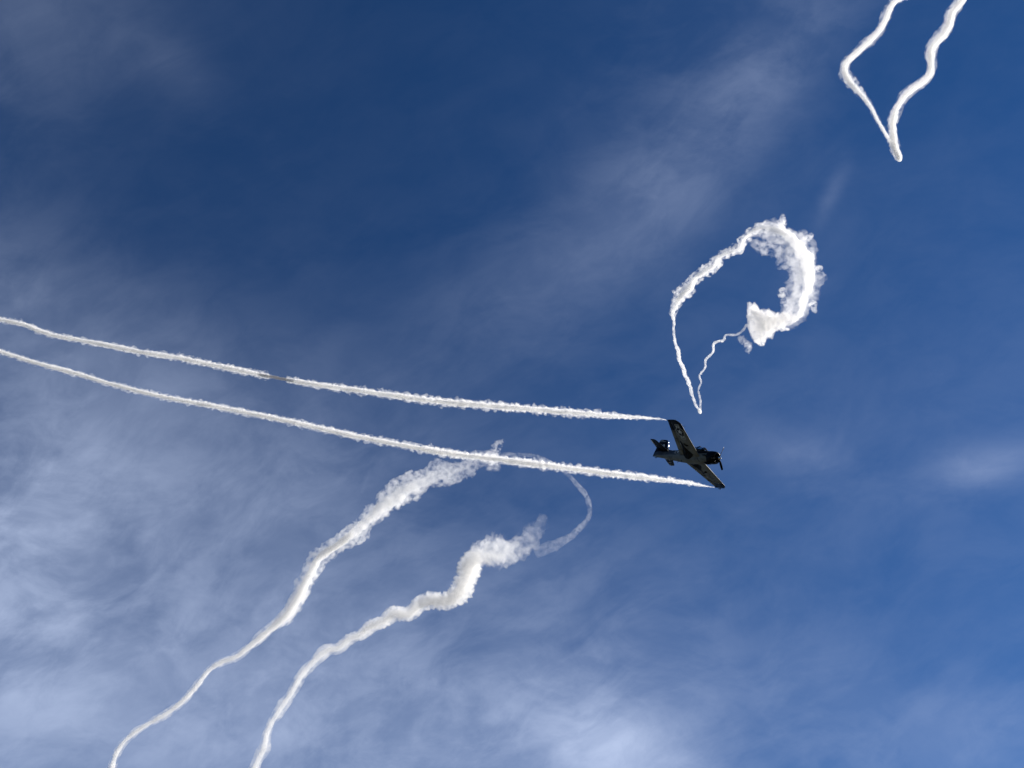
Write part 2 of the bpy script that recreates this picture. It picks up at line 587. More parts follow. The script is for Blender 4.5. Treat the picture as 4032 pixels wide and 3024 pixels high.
# hull flank, right side: u = x, v = z
flank = lambda u, v, h: (u, -(fus_y(u, v) + h), v)
insignia(-5.75, .12, .30, flank, fo, (1.0, 0.0))


def text_mesh(body, size):
    cu = bpy.data.curves.new('lettering', 'FONT')
    cu.body = body
    cu.size = size
    cu.align_x = 'CENTER'
    cu.align_y = 'CENTER'
    cu.resolution_u = 3
    o = bpy.data.objects.new('lettering', cu)
    C.objects.link(o)
    bpy.context.view_layer.update()
    me = bpy.data.meshes.new_from_object(o.evaluated_get(bpy.context.evaluated_depsgraph_get()))
    bpy.data.objects.remove(o)
    V = [tuple(v.co) for v in me.vertices]
    Fc = [tuple(p.vertices) for p in me.polygons]
    bpy.data.meshes.remove(me)
    return V, Fc


def lettering(body, size, fn, material, parent, bold=1.0):
    V, Fc = text_mesh(body, size)
    V = [fn(x, y) for x, y, _ in V]
    return mesh_obj('lettering', V, Fc, material, parent, smooth=False)


# right flank reads nose to the right when seen from outside: u runs forward
lettering('NAVY', .50, lambda u, v: flank(-7.0 + u * 1.15, .10 + v, .008), M_navy, fo)
lettering('VT', .30, lambda u, v: flank(-8.35 + u * 1.2, .02 + v, .008), M_navy, fo)
# left wing underside: letters
lettering('NAVY', .95, lambda u, v: (-3.05 + v, 4.0 + u, wing_surf(-3.05 + v, 4.0 + u) - .008), M_grey, LWING)

# belly seams and stains
for pts, wd in (([(-2.62, -.72), (-2.3, -.35), (-2.05, .1), (-1.95, .3)], .045), ([(-4.9, -.25), (-5.0, .05), (-5.1, .35)], .12), ([(-1.9, -.2), (-1.4, -.1)], .03), ([(-3.1, .30), (-2.6, .42), (-2.25, .40)], .07), ([(-2.05, -.50), (-1.6, -.46)], .035), ([(-6.2, .0), (-6.0, .02)], .06)):
    polys = []
    for a, b in zip(pts[:-1], pts[1:]):
        dx, dy = b[0] - a[0], b[1] - a[1]
        l = math.hypot(dx, dy); nx_, ny_ = -dy / l * wd / 2, dx / l * wd / 2
        polys.append([(a[0] + nx_, a[1] + ny_), (b[0] + nx_, b[1] + ny_), (b[0] - nx_, b[1] - ny_), (a[0] - nx_, a[1] - ny_)])
    belly = lambda u, v: (u, v, -fus(u, 'b') * max(0.02, 1 - min(1, abs(v) / fus(u, 'w')) ** 2.3) ** (1 / 2.3) - .008)
    drape('belly_seam', polys, belly, M_stain, fo, .2)
# exhaust-black panel under the cockpit, both flanks
for s in (-1, 1):
    drape('exhaust_panel', [[(-1.16, .46), (-1.2, .12), (-1.5, -.02), (-2.3, -.06), (-3.0, .05), (-3.5, .16), (-3.7, .34), (-3.2, .44), (-2.2, .47)]], lambda u, v, s=s: (u, s * (fus_y(u, v) + .008), v), M_stain, fo)
    V, Fc = tube([(-1.1, s * .66, -.28), (-1.45, s * .80, -.30), (-1.75, s * .82, -.31)], [.07, .085, .08], 10)
    mesh_obj('exhaust_stack', V, Fc, M_iron, fo)
# scoop under the cowl, nose gear doors, tail bumper
V, Fc = tube([(-.75, 0, -.76), (-.95, 0, -.84), (-1.3, 0, -.87), (-1.75, 0, -.80)], [.06, .16, .17, .04], 14)
mesh_obj('oil_cooler_scoop', V, Fc, M_gloss, plane)
for s in (-1, 1):
    drape('nose_gear_door', [[(-1.45, s * .03), (-2.5, s * .03), (-2.5, s * .21), (-1.45, s * .19)]], lambda u, v: (u, v, -fus(u, 'b') * max(.02, 1 - min(1, abs(v) / fus(u, 'w')) ** 2.3) ** (1 / 2.3) - .018), M_white, fo)
V, Fc = tube([(-9.0, 0, -.40), (-9.25, 0, -.55), (-9.45, 0, -.50)], [.03, .05, .02], 8)
mesh_obj('tail_bumper', V, Fc, M_iron, fo)
V, Fc = tube([(-7.0, 0, .66), (-7.03, 0, 1.02)], [.02, .008], 6)
mesh_obj('antenna', V, Fc, M_iron, fo)
for (x, y) in ((-6.3, -.1), (-5.6, .15)):
    V, Fc = tube([(x, y, -fus(x, 'b') + .02), (x - .08, y, -fus(x, 'b') - .22)], [.03, .012], 6)
    mesh_obj('antenna', V, Fc, M_iron, fo)

# --- cowling, engine, propeller
prof = [(-.62, .40), (-.40, .46), (-.27, .53), (-.24, .58), (-.27, .64), (-.38, .71), (-.60, .755), (-.95, .775), (-1.28, .765), (-1.34, .74), (-1.2, .68)]
rings = [[(x, r * math.cos(a), r * math.sin(a)) for a in [2 * math.pi * k / 48 for k in range(48)]] for x, r in prof]
mesh_obj('cowling', *loft(rings, False, False), M_gloss, plane)
rings = [[(x, r * math.cos(a), r * math.sin(a)) for a in [2 * math.pi * k / 24 for k in range(24)]] for x, r in ((-1.2, .69), (-.72, .69), (-.70, .30), (-.45, .26), (-.30, .18), (-.2, .14))]
eng = mesh_obj('engine', *loft(rings), M_black, plane)
for k in range(9):
    a = 2 * math.pi * k / 9
    rs = []
    for j in range(13):
        r0 = .22 + j * .028
        rr = .105 if j % 2 else .085
        rs.append([(-.66 + rr * math.cos(b), r0 * math.cos(a) - rr * math.sin(b) * math.sin(a), r0 * math.sin(a) + rr * math.sin(b) * math.cos(a)) for b in [2 * math.pi * q / 10 for q in range(10)]])
    mesh_obj('engine_cylinder', *loft(rs), M_iron, eng, smooth=False)
rings = [[(x, r * math.cos(a), r * math.sin(a)) for a in [2 * math.pi * k / 24 for k in range(24)]] for x, r in ((-.25, .10), (-.16, .15), (-.02, .16), (.08, .14), (.15, .09), (.26, .075), (.31, .05), (.33, .015))]
prop = mesh_obj('propeller', *loft(rings), M_metal, plane)
PHI = -0.108
for k in range(3):
    a = PHI - k * 2 * math.pi / 3
    rd = Vector((0, math.sin(a), math.cos(a)))
    tg = Vector((1, 0, 0)).cross(rd)
    rs, rt = [], []
    stn = [(.10, .06, .055, 62), (.28, .065, .05, 58), (.45, .10, .035, 50), (.70, .135, .024, 40), (1.0, .14, .017, 31), (1.25, .135, .013, 26), (1.36, .13, .012, 24), (1.38, .129, .012, 24), (1.46, .118, .010, 23), (1.51, .085, .008, 22), (1.525, .04, .005, 22)]
    for (r, hw, ht, tw) in stn:
        cdir = tg * math.cos(rad(tw)) + Vector((1, 0, 0)) * math.sin(rad(tw))
        ndir = rd.cross(cdir)
        rs.append([rd * r + cdir * (hw * math.cos(b)) + ndir * (ht * math.sin(b)) for b in [2 * math.pi * q / 14 for q in range(14)]])
    bo = mesh_obj('propeller_blade', *loft(rs[:8]), M_black, prop)
    mesh_obj('blade_tip', *loft(rs[7:]), M_tipglint if k == 0 else M_black, bo)


# --- tail
def surf(secs, us, frame):
    """lofted symmetric surface; secs: (span, le, te, thickness ratio); frame(x, s, t)->xyz"""
    rs = []
    for (s, le, te, th) in secs:
        c = le - te
        up = [frame(le - c * u, s, naca(u) * th * c) for u in us]
        lo = [frame(le - c * u, s, -naca(u) * th * c) for u in us]
        rs.append(up[::-1] + (lo[1:] if us[0] == 0 else lo))
    return loft(rs)


UF = [0, .01, .04, .1, .2, .32, .45, .56, .62]
UR = [.64, .75, .88, 1.0]
stab_secs = [(.05, -7.42, -9.12, .085), (.9, -7.72, -9.10, .082), (1.8, -8.02, -9.07, .08), (2.25, -8.18, -9.05, .075), (2.42, -8.30, -9.05, .06), (2.50, -8.48, -9.04, .03)]
for s in (-1, 1):
    fr = lambda x, sp, t, s=s: (x, s * sp, .40 + t - .02 * sp)
    st = mesh_obj('tailplane', *surf(stab_secs, UF, fr), M_navy, plane)
    mesh_obj('elevator', *surf([(.22,) + stab_secs[0][1:]] + stab_secs[1:], UR, fr), M_navy, st)
    # pale strip left on the outer trailing edge of the elevator
    mesh_obj('trim_tab', *surf([(1.55, -8.9, -9.13, .10), (2.2, -8.9, -9.10, .10)], [0, .2, .6, 1.0], fr), M_mark if s < 0 else M_navy, st)
fin_secs = [(.30, -7.35, -9.98, .07), (.75, -7.95, -10.03, .075), (1.2, -8.26, -10.08, .08), (1.7, -8.55, -10.13, .08), (2.15, -8.81, -10.16, .075), (2.34, -8.95, -10.12, .06), (2.42, -9.2, -10.02, .03)]
frf = lambda x, s, t: (x, t, s)
fin = mesh_obj('fin', *surf(fin_secs, UF, frf), M_navy, plane)
mesh_obj('rudder', *surf([(-.36, -7.4, -9.85, .05), (.0, -7.5, -9.93, .06)] + fin_secs, UR, frf), M_grey, plane)
for p in bpy.data.objects['rudder'].data.polygons: pass
rud = bpy.data.objects['rudder']
rud.data.materials.append(M_navy)
for p in rud.data.polygons:
    if p.center.z > .28: p.material_index = 1
# dorsal fillet running forward from the fin
rs = []
for (x, h, wd) in ((-5.6, .0, .02), (-6.4, .04, .05), (-7.0, .09, .07), (-7.6, .17, .09), (-8.0, .27, .09), (-8.35, .40, .08)):
    zb = fus(x, 't') - .06
    rs.append([(x, -wd - .02, zb), (x, wd + .02, zb), (x, wd * .5, zb + h * .8 + .02), (x, 0, zb + h + .06), (x, -wd * .5, zb + h * .8 + .02)])
mesh_obj('dorsal_fillet', *loft(rs), M_navy, fin)
# pale bands and zig-zag letter on the fin's right side
finy = lambda x, z: (x, -(0.012 + np.interp(z, [.3, 2.4], [.11, .07]) * naca(min(1, max(0.02, (np.interp(z, [.3, 2.2], [-7.35, -8.85]) - x) / 2.3)))) , z)
zz = [(-9.75, .95), (-9.55, 1.60), (-9.30, 1.15), (-9.05, 1.60), (-8.75, .95)]
polys = []
for a, b in zip(zz[:-1], zz[1:]):
    polys.append([(a[0] - .07, a[1]), (a[0] + .07, a[1]), (b[0] + .07, b[1]), (b[0] - .07, b[1])])
drape('fin_letter', polys, lambda u, v: (u, -.105, v), M_mark, fin, .4)
drape('fin_stripe', [[(-9.95, 2.02), (-9.0, 2.02), (-9.0, 2.06), (-9.95, 2.06)]], lambda u, v: (u, -.10, v), M_mark, fin, .4)
drape('fin_stripe', [[(-9.95, 2.17), (-9.6, 2.17), (-9.55, 2.23), (-9.95, 2.23)]], lambda u, v: (u, -.09, v), M_mark, fin, .4)
# polished leading edge of the fin
V, Fc = tube([(-8.14, .0, 1.02), (-8.425, 0, 1.5), (-8.585, 0, 1.78)], [.085, .10, .085], 10)
mesh_obj('leading_edge', V, Fc, M_metal, fin)
V, Fc = tube([(-8.66, 0, 1.90), (-8.80, 0, 2.13)], [.075, .05], 10)
mesh_obj('leading_edge', V, Fc, M_metal, fin)

# --- cockpit: sill, canopy glass, hoops
CN = [(-2.0, .02, .62), (-2.2, .28, .60), (-2.5, .52, .585), (-3.0, .68, .57), (-3.4, .74, .56), (-4.2, .68, .53), (-4.9, .52, .48), (-5.4, .30, .40), (-5.75, .06, .30)]


def canopy_ring(x, h, wd, n=16, grow=0.0):
    zb = fus(x, 't') - .16
    return [(x, (wd + grow) * math.cos(a), zb + (h + .14 + grow) * math.sin(a)) for a in [math.pi * k / n for k in range(n + 1)]]


V, Fc = loft([canopy_ring(*c) for c in CN], False, False, closed=False)
canopy = mesh_obj('canopy', V, Fc, M_glass, plane)
for x in (-2.2, -2.5, -3.3, -4.75):
    h = float(np.interp(-x, [-c[0] for c in CN], [c[1] for c in CN])); wd = float(np.interp(-x, [-c[0] for c in CN], [c[2] for c in CN]))
    V, Fc = tube(canopy_ring(x, h, wd, 16, .012), .052, 8)
    mesh_obj('canopy_frame', V, Fc, M_black, canopy)
for s in (-1, 1):
    V, Fc = tube([(c[0], s * (c[2] + .01), fus(c[0], 't') - .10) for c in CN], .05, 6)
    mesh_obj('canopy_rail', V, Fc, M_black, canopy)
rs = [[(x, y * fus(x, 'w') * .8, fus(x, 't') - .06 - .06 * y * y + .08) for y in (-1, -.5, 0, .5, 1)] for x in (-2.1, -3, -4, -5, -5.7)]
V, Fc = loft(rs, False, False, closed=False)
mesh_obj('cockpit_floor', V, Fc, M_black, plane)
V, Fc = loft([[(x, wd * math.cos(a), fus(x, 't') - .3 + (.3 + .06) * math.sin(a)) for a in [math.pi * k / 10 for k in range(11)]] for x, wd in ((-1.18, .52), (-1.7, .55), (-2.3, .56))], False, False, closed=False)
mesh_obj('anti_glare_panel', V, Fc, M_black, fo)

# ------------------------------------------------------------------ SMOKE
def smoke_mat(name, density, noise_scale=None, contrast=0.5, grad=None, ball=None, tint=(0.998, 0.993, 0.985), film=0.05, aniso=0.35, step=1.0):
    """density in 1/m; noise_scale in 1/m; grad=(worldpoint0, worldpoint1, f0, f1): thins along a direction in the place"""
    m = bpy.data.materials.new(name)
    m.use_nodes = True
    n = NB(m.node_tree)
    m.node_tree.nodes.clear()
    o = n.new('ShaderNodeOutputMaterial')
    pv = n.new('ShaderNodeVolumePrincipled')
    pv.inputs['Color'].default_value = tuple(tint) + (1,)
    film = film * 2.0
    pv.inputs['Anisotropy'].default_value = aniso
    pos = n.new('ShaderNodeNewGeometry').outputs['Position']
    dens = density
    fac = film
    for gr in ([grad] if isinstance(grad, tuple) else (grad or [])):
        p0, p1, f0, f1 = gr
        ax = (p1 - p0); L2 = ax.length_squared
        t = n.vmath('DOT_PRODUCT', n.vmath('SUBTRACT', pos, tuple(p0)), tuple(ax / L2))
        gsock = n.maprange(t, 0, 1, f0, f1, True)
        dens = n.math('MULTIPLY', gsock, dens)
        fac = n.math('MULTIPLY', gsock, fac)
    if ball:
        dist = n.vmath('LENGTH', n.vmath('SUBTRACT', pos, tuple(ball[0])))
        gsock = n.maprange(dist, ball[1] * .15, ball[1], 1.0, 0.0, True)
        dens = n.math('MULTIPLY', gsock, dens)
        fac = n.math('MULTIPLY', gsock, fac)
    if noise_scale:
        s = n.noise(pos, noise_scale, 3.5, 0.62, 0.4)
        k = n.maprange(s, .5 - .22 * (1.2 - contrast), .5 + .25 * (1.2 - contrast), 1 - contrast if contrast < 1 else 0.0, 1 + contrast, True)
        dens = n.math('MULTIPLY', k, dens)
        fac = n.math('MULTIPLY', k, fac)
    n.put(pv.inputs['Density'], dens)
    n.link(pv.outputs[0], o.inputs['Volume'])
    # added surface film, whitens the plume in place of deeper scattering
    tr = n.new('ShaderNodeBsdfTransparent')
    tl = n.new('ShaderNodeBsdfTranslucent'); tl.inputs[0].default_value = tuple(tint) + (1,)
    df = n.new('ShaderNodeBsdfDiffuse'); df.inputs[0].default_value = tuple(tint) + (1,)
    a = n.new('ShaderNodeMixShader'); a.inputs[0].default_value = .5
    n.link(tl.outputs[0], a.inputs[1]); n.link(df.outputs[0], a.inputs[2])
    b = n.new('ShaderNodeMixShader')
    n.put(b.inputs[0], fac)
    n.link(tr.outputs[0], b.inputs[1]); n.link(a.outputs[0], b.inputs[2])
    n.link(b.outputs[0], o.inputs['Surface'])
    m.cycles.volume_step_rate = step
    return m


def spline(ctrl, step):
    """ctrl rows: world x,y,z,radius -> evenly spaced Catmull-Rom samples"""
    P = np.array(ctrl, float)
    P = np.vstack([2 * P[0] - P[1], P, 2 * P[-1] - P[-2]])
    P[0, 3] = P[1, 3]; P[-1, 3] = P[-2, 3]
    out = []
    for i in range(1, len(P) - 2):
        p0, p1, p2, p3 = P[i - 1:i + 3]
        n = max(4, int(np.linalg.norm((p2 - p1)[:3]) / step * 2))
        t = np.linspace(0, 1, n, endpoint=False)[:, None]
        q = .5 * ((2 * p1) + (-p0 + p2) * t + (2 * p0 - 5 * p1 + 4 * p2 - p3) * t ** 2 + (-p0 + 3 * p1 - 3 * p2 + p3) * t ** 3)
        q[:, 3] = (p1[3] + (p2[3] - p1[3]) * t[:, 0])
        out.append(q)
    Q = np.vstack(out + [P[-2:-1]])
    s = np.concatenate([[0], np.cumsum(np.linalg.norm(np.diff(Q[:, :3], axis=0), axis=1))])
    m = max(8, int(s[-1] / step))
    ss = np.linspace(0, s[-1], m)
    R = np.stack([np.interp(ss, s, Q[:, k]) for k in range(4)], 1)
    return R, ss


def plume(name, pts, material, parent, rscale=1.0, rough=0.3, freq=1.0, sides=20, seed=0, step_r=0.35, wander=0.0, taper=(0.3, 0.3), billow=0.5, rmin=0.0, sparse=0.0, rough_end=None, swell=0.0):
    """a lumpy closed tube of smoke. pts rows: px, py, distance, half width in photo pixels"""
    ctrl = []
    for (px, py, z, r) in pts:
        p = at(px, py, z)
        ctrl.append((p.x, p.y, p.z, r * z / FPX * rscale))
    rm = float(np.mean([c[3] for c in ctrl]))
    norm = 1.0 / (1.0 + .38 * rough + .25 * sparse)          # lumps stand out beyond the mean radius
    R, ss = spline(ctrl, max(rm, 1e-3) * step_r)
    n = len(R)
    L = ss[-1]
    off = Vector((seed * 17.3, seed * 5.1, seed * 9.7))
    rings = []
    nrm = None
    for i in range(n):
        p = Vector(R[i, :3])
        t = Vector(R[min(i + 2, n - 1), :3] - R[max(i - 2, 0), :3]).normalized()
        if nrm is None:
            nrm = t.orthogonal().normalized()
        nrm = (nrm - t * nrm.dot(t)).normalized()
        bn = t.cross(nrm)
        r = R[i, 3] * norm * (1 + swell * noise.noise(p * (.09 / rm) + off) * 2)
        rough_i = rough if rough_end is None else rough + (rough_end - rough) * min(1.0, 1.6 * ss[i] / L)
        # rounded ends
        e0, e1 = ss[i] / max(taper[0] * 6 * r + 1e-6, 1e-6), (L - ss[i]) / max(taper[1] * 6 * r + 1e-6, 1e-6)
        e = min(1.0, e0, e1)
        r *= math.sqrt(max(0.0, 1 - (1 - e) ** 2)) if e < 1 else 1.0
        r = max(r, rm * 0.02)
        if wander:
            wv = noise.noise_vector(p * (freq * .35 / rm) + off)
            p = p + (nrm * wv.x + bn * wv.y) * wander * R[i, 3]
        ring = []
        for k in range(sides):
            a = 2 * math.pi * k / sides
            dv = nrm * math.cos(a) + bn * math.sin(a)
            q = (p + dv * r) * (freq / rm) + off
            f1 = noise.fractal(q * .55, 0.75, 2.1, 6)
            f2 = 1 - 2.0 * abs(noise.noise(q * 1.3)) + .5 * (1 - 2 * abs(noise.noise(q * 2.7)))
            f = 1 + rough_i * (f1 * (1 - billow) * 1.6 + (f2 - .75) * billow)
            if sparse:
                f += sparse * max(0.0, noise.fractal(q * .33 + Vector((3, 1, 7)), .8, 2.0, 3)) ** 1.5 * 2.2
            ring.append(p + dv * (r * max(.12, f)))
        rings.append(ring)
    V, Fc = loft(rings)
    return mesh_obj(name, V, Fc, material, parent)


def trail(label, loc):
    o = bpy.data.objects.new('smoke_trail', None)
    C.objects.link(o)
    o.location = loc
    tag(o, label, 'smoke')
    bpy.context.view_layer.update()
    return o


def child_keep(o, parent):
    o.parent = parent
    o.matrix_parent_inverse = Matrix.Translation(-parent.location)


def P_(name, pts, material, root, **kw):
    o = plume(name, pts, material, None, **kw)
    child_keep(o, root)
    return o


# --- two straight trails from the wing tips
tipR = PLANE_M @ Vector((wing_te(6.05) - .12, -6.05, wing_z(6.05)))
tipL = PLANE_M @ Vector((wing_te(6.05) - .12, 6.05, wing_z(6.05)))


def pix(p):
    dv = p - EYE
    z = dv.dot(FWD)
    return PX0 + FPX * dv.dot(RIGHT) / z, PY0 - FPX * dv.dot(UP) / z, z


def tip_trail(tip, pxs, k):
    x0, y0, z0 = pix(tip)
    rows = [(x0, y0, z0, 2.0)]
    for (x, y, r) in pxs:
        rows.append((x, y, z0 + (x0 - x) * k, float(np.interp(x0 - x, [0, 30, 70, 120, 300, 500, 900, 1300, 1800, 2300, 2900], [2, 4, 7.5, 10, 15.5, 17.5, 17.5, 15, 13.5, 12, 10.5]))))
    return rows


K = 0.0245
rowsR = tip_trail(tipR, [(2600, 1649.5, 6), (2560, 1647, 10), (2517, 1644, 13), (2440, 1640, 16), (2340, 1632, 20), (2200, 1620, 22), (2046, 1607, 24), (1900, 1595, 24), (1753, 1583, 25), (1570, 1560, 25), (1400, 1536, 24), (1270, 1518, 24), (1139, 1497, 24), (1044, 1479, 23), (870, 1443, 21), (696, 1408, 20), (560, 1387, 19), (443, 1364, 19), (320, 1340, 18), (222, 1323, 18), (150, 1300, 17), (95, 1278, 16), (0, 1258, 15), (-150, 1225, 14), (-320, 1200, 13)], K)
rowsL = tip_trail(tipL, [(2790, 1916, 8), (2750, 1909, 13), (2700, 1900, 16), (2550, 1882, 20), (2399, 1864, 22), (2250, 1845, 23), (2105, 1826, 24), (1960, 1808, 25), (1811, 1791, 25), (1690, 1772, 25), (1576, 1751, 24), (1400, 1717, 24), (1220, 1677, 22), (1044, 1639, 21), (840, 1599, 20), (633, 1560, 19), (443, 1513, 18), (316, 1475, 17), (220, 1449, 17), (127, 1424, 16), (0, 1383, 15), (-150, 1330, 14), (-320, 1275, 13)], K)
zR = rowsR[8][2]


def cut(rows, x_hi, x_lo):
    """rows between two picture columns, ends interpolated"""
    xs = np.array([r[0] for r in rows])[::-1]
    A = np.array(rows)[::-1]
    f = lambda x: tuple([x] + [float(np.interp(x, xs, A[:, k])) for k in (1, 2, 3)])
    inner = [r for r in rows if x_lo < r[0] < x_hi]
    return [f(x_hi)] + inner + [f(x_lo)]


M_core_near = smoke_mat('dense_fresh_smoke', 3.6, film=.05)
M_sheath_near = smoke_mat('ragged_fresh_smoke', 2.2, noise_scale=1.9, contrast=.85, film=.0, step=.025)
M_dark = smoke_mat('dark_grey_smoke', 3.4, tint=(.42, .41, .41), film=.0)  # grey tint for the short dark stretch of the trail

t1 = trail('straight white smoke trail with a dark gap, streaming from the wing tip bearing the star', tipR)
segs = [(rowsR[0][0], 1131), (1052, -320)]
for k, (a, b) in enumerate(segs):
    seg = cut(rowsR, a, b)
    P_('dense_core', seg, M_core_near, t1, rscale=.55, rough=.35, rough_end=.2, freq=1.0, seed=1 + k, sides=16, taper=(.05 if k == 0 else .8, .8), swell=.1)
    P_('ragged_sheath', seg, M_sheath_near, t1, rscale=.92, rough=.85 if k == 0 else .55, rough_end=.5 if k == 0 else .35, freq=1.9, seed=3 + k, sides=28, taper=(.05 if k == 0 else .5, .5), step_r=.16, sparse=.25, swell=.15)
M_mist = smoke_mat('feathered_fresh_smoke', .35, noise_scale=1.6, contrast=1.0, film=.0, step=.03)
for k, (a, b) in enumerate(segs):
    P_('feathered_edge', cut(rowsR, a, b), M_mist, t1, rscale=1.32, rough=.8, freq=1.3, seed=13 + k, sides=24, taper=(.1, .3), step_r=.2, sparse=.3)
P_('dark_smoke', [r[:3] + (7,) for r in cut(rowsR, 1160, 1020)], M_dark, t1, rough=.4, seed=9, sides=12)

t2 = trail('unbroken straight white smoke trail from the wing tip beyond the fuselage, crossing the hazy loop', tipL)
P_('dense_core', rowsL, M_core_near, t2, rscale=.55, rough=.35, rough_end=.2, freq=1.0, seed=11, sides=16, taper=(.05, .25), swell=.1)
P_('ragged_sheath', rowsL, M_sheath_near, t2, rscale=.92, rough=.85, rough_end=.35, freq=1.9, seed=12, sides=28, taper=(.05, .2), step_r=.16, sparse=.25, swell=.15)


P_('feathered_edge', rowsL, M_mist, t2, rscale=1.32, rough=.8, freq=1.3, seed=15, sides=24, taper=(.1, .3), step_r=.2, sparse=.3)


def with_z(pts, z0, z1, tau_wave=0.0):
    """spread the distance evenly along the strand"""
    n = len(pts)
    dd = [0]
    for a, b in zip(pts[:-1], pts[1:]):
        dd.append(dd[-1] + math.hypot(b[0] - a[0], b[1] - a[1]))
    return [(p[0], p[1], z0 + (z1 - z0) * q / dd[-1], p[2]) for p, q in zip(pts, dd)]


def dens(tau, rpx, z):
    return tau / (2 * rpx * z / FPX)


# --- V-shaped pair high in the sky
vR = with_z([(3545, 636, 13), (3533, 605, 16), (3521, 570, 17), (3514, 506, 16), (3523, 447, 16), (3550, 392, 16), (3592, 350, 16), (3635, 321, 16), (3660, 291, 16), (3666, 253, 16), (3664, 202, 18), (3685, 165, 19), (3719, 127, 20), (3736, 93, 20), (3748, 51, 20), (3780, 8, 21), (3799, -34, 21), (3830, -110, 21), (3842, -200, 21)], 430, 350)
vL = with_z([(3543, 634, 11), (3525, 591, 9), (3495, 540, 8), (3453, 468, 8), (3424, 413, 9), (3381, 363, 12), (3343, 321, 15), (3327, 287, 17), (3327, 257, 17), (3348, 228, 16), (3402, 181, 16), (3453, 131, 16), (3483, 84, 16), (3500, 42, 16), (3521, 8, 15), (3550, -8, 14), (3590, -30, 14), (3640, -80, 14)], 430, 370)
t3 = trail('smooth white smoke trail in two wavy strands meeting at a sharp point', at(3544, 635, 430))
M_core_v = smoke_mat('dense_settled_smoke', dens(2.3, 10, 400), film=.06)
M_soft_v = smoke_mat('soft_settled_smoke', dens(.9, 17, 400), noise_scale=.45, contrast=.6, film=.0, step=.03)
for k, v in enumerate((vR, vL)):
    P_('dense_strand', v, M_core_v, t3, rscale=.62, rough=.12, freq=.5, seed=21 + k, sides=20, billow=.2)
    P_('soft_strand', v, M_soft_v, t3, rscale=.98, rough=.25, freq=.6, seed=23 + k, sides=20, billow=.3)
P_('wisp', with_z([(3340, 275, 5), (3362, 310, 12), (3388, 350, 11), (3425, 400, 5)], 402, 408), smoke_mat('pale_wisp', dens(.35, 16, 405), noise_scale=.5, contrast=.9, film=.0, step=.08), t3, rough=.6, freq=.8, seed=25, sides=24)

M_mist_v = smoke_mat('feathered_settled_smoke', dens(.26, 22, 400), noise_scale=.40, contrast=.9, film=.0, step=.04)
for k, v in enumerate((vR, vL)):
    P_('feathered_edge', v, M_mist_v, t3, rscale=1.4, rough=.5, freq=.8, seed=27 + k, sides=24, billow=.3)

# --- the ring: left limb, arch, turbulent right limb and ragged head
zl = 560.0
limb = [(2756, 1624, 6), (2748, 1610, 6), (2740, 1598, 7), (2727, 1562, 8), (2717, 1521, 10), (2698, 1474, 11), (2680, 1422, 11), (2667, 1375, 10), (2657, 1339, 8), (2652, 1298, 7), (2653, 1267, 8), (2649, 1236, 10), (2662, 1204, 11), (2683, 1163, 14), (2714, 1137, 16), (2740, 1095, 15), (2781, 1064, 15), (2818, 1038, 14), (2838, 1007, 14), (2875, 992, 13), (2916, 976, 11), (2932, 940, 9), (2963, 909, 9), (3004, 896, 11), (3056, 906, 16), (3103, 924, 20), (3134, 961, 26), (3165, 1018, 30), (3184, 1070, 27), (3181, 1121, 19), (3170, 1163, 13), (3156, 1189, 12), (3157, 1220, 13), (3139, 1246, 15), (3098, 1259, 25), (3046, 1268, 42), (2994, 1278, 57), (2962, 1288, 58)]
limb = with_z(limb, 560, 580)
t4 = trail('bright turbulent smoke trail curled into a teardrop ring with a ragged blunt end', at(2756, 1624, 560))
M_core_r = smoke_mat('dense_curling_smoke', dens(2.0, 22, zl), film=.0, noise_scale=.22, contrast=.6, step=.05)
M_core_r1 = smoke_mat('thin_limb_smoke', dens(1.8, 10, zl), film=.02, noise_scale=.35, contrast=.5, step=.05)
M_sh_r = smoke_mat('ragged_curling_smoke', dens(.50, 44, zl), noise_scale=.20, contrast=1.0, film=.0, step=.03)
M_sh_o = smoke_mat('outer_curling_smoke', dens(.36, 60, zl), noise_scale=.17, contrast=1.0, film=0.0, step=.03)
M_sh_r2 = smoke_mat('ragged_limb_smoke', dens(.7, 20, zl), noise_scale=.32, contrast=1.0, film=.0, step=.04)
i_a = 13
P_('lower_limb', limb[:i_a + 3], M_core_r1, t4, rscale=.85, rough=.45, freq=1.0, seed=31, sides=18, taper=(.3, .5), wander=.35)
P_('upper_limb', limb[i_a - 1:26], M_core_r1, t4, rscale=.72, rough=.45, freq=.9, seed=32, sides=18, taper=(.5, .3), wander=.5)
P_('upper_limb_fringe', [(p[0], p[1], p[2], p[3] * 1.0 + 8) for p in limb[i_a - 3:26]], M_sh_r2, t4, rscale=1.3, rough=.75, freq=1.1, seed=33, sides=28, sparse=.45, taper=(.6, .3), step_r=.2)
P_('crown', limb[21:33], M_core_r, t4, rscale=1.0, rough=.55, freq=1.1, seed=34, sides=26, wander=.4, step_r=.2)
fr = with_z([(2935, 930, 16), (2975, 915, 28), (3020, 908, 40), (3075, 925, 50), (3120, 965, 58), (3152, 1022, 64), (3163, 1090, 68), (3157, 1150, 68), (3140, 1205, 58), (3105, 1250, 40), (3060, 1265, 26)], 565, 578)
P_('turbulent_fringe', fr, M_sh_r, t4, rscale=.88, rough=.65, freq=1.3, seed=35, sides=40, step_r=.12, sparse=.4, taper=(.5, .3))
P_('outer_fringe', fr, M_sh_o, t4, rscale=1.28, rough=.75, freq=1.1, seed=36, sides=40, step_r=.12, sparse=.45, taper=(.5, .3))
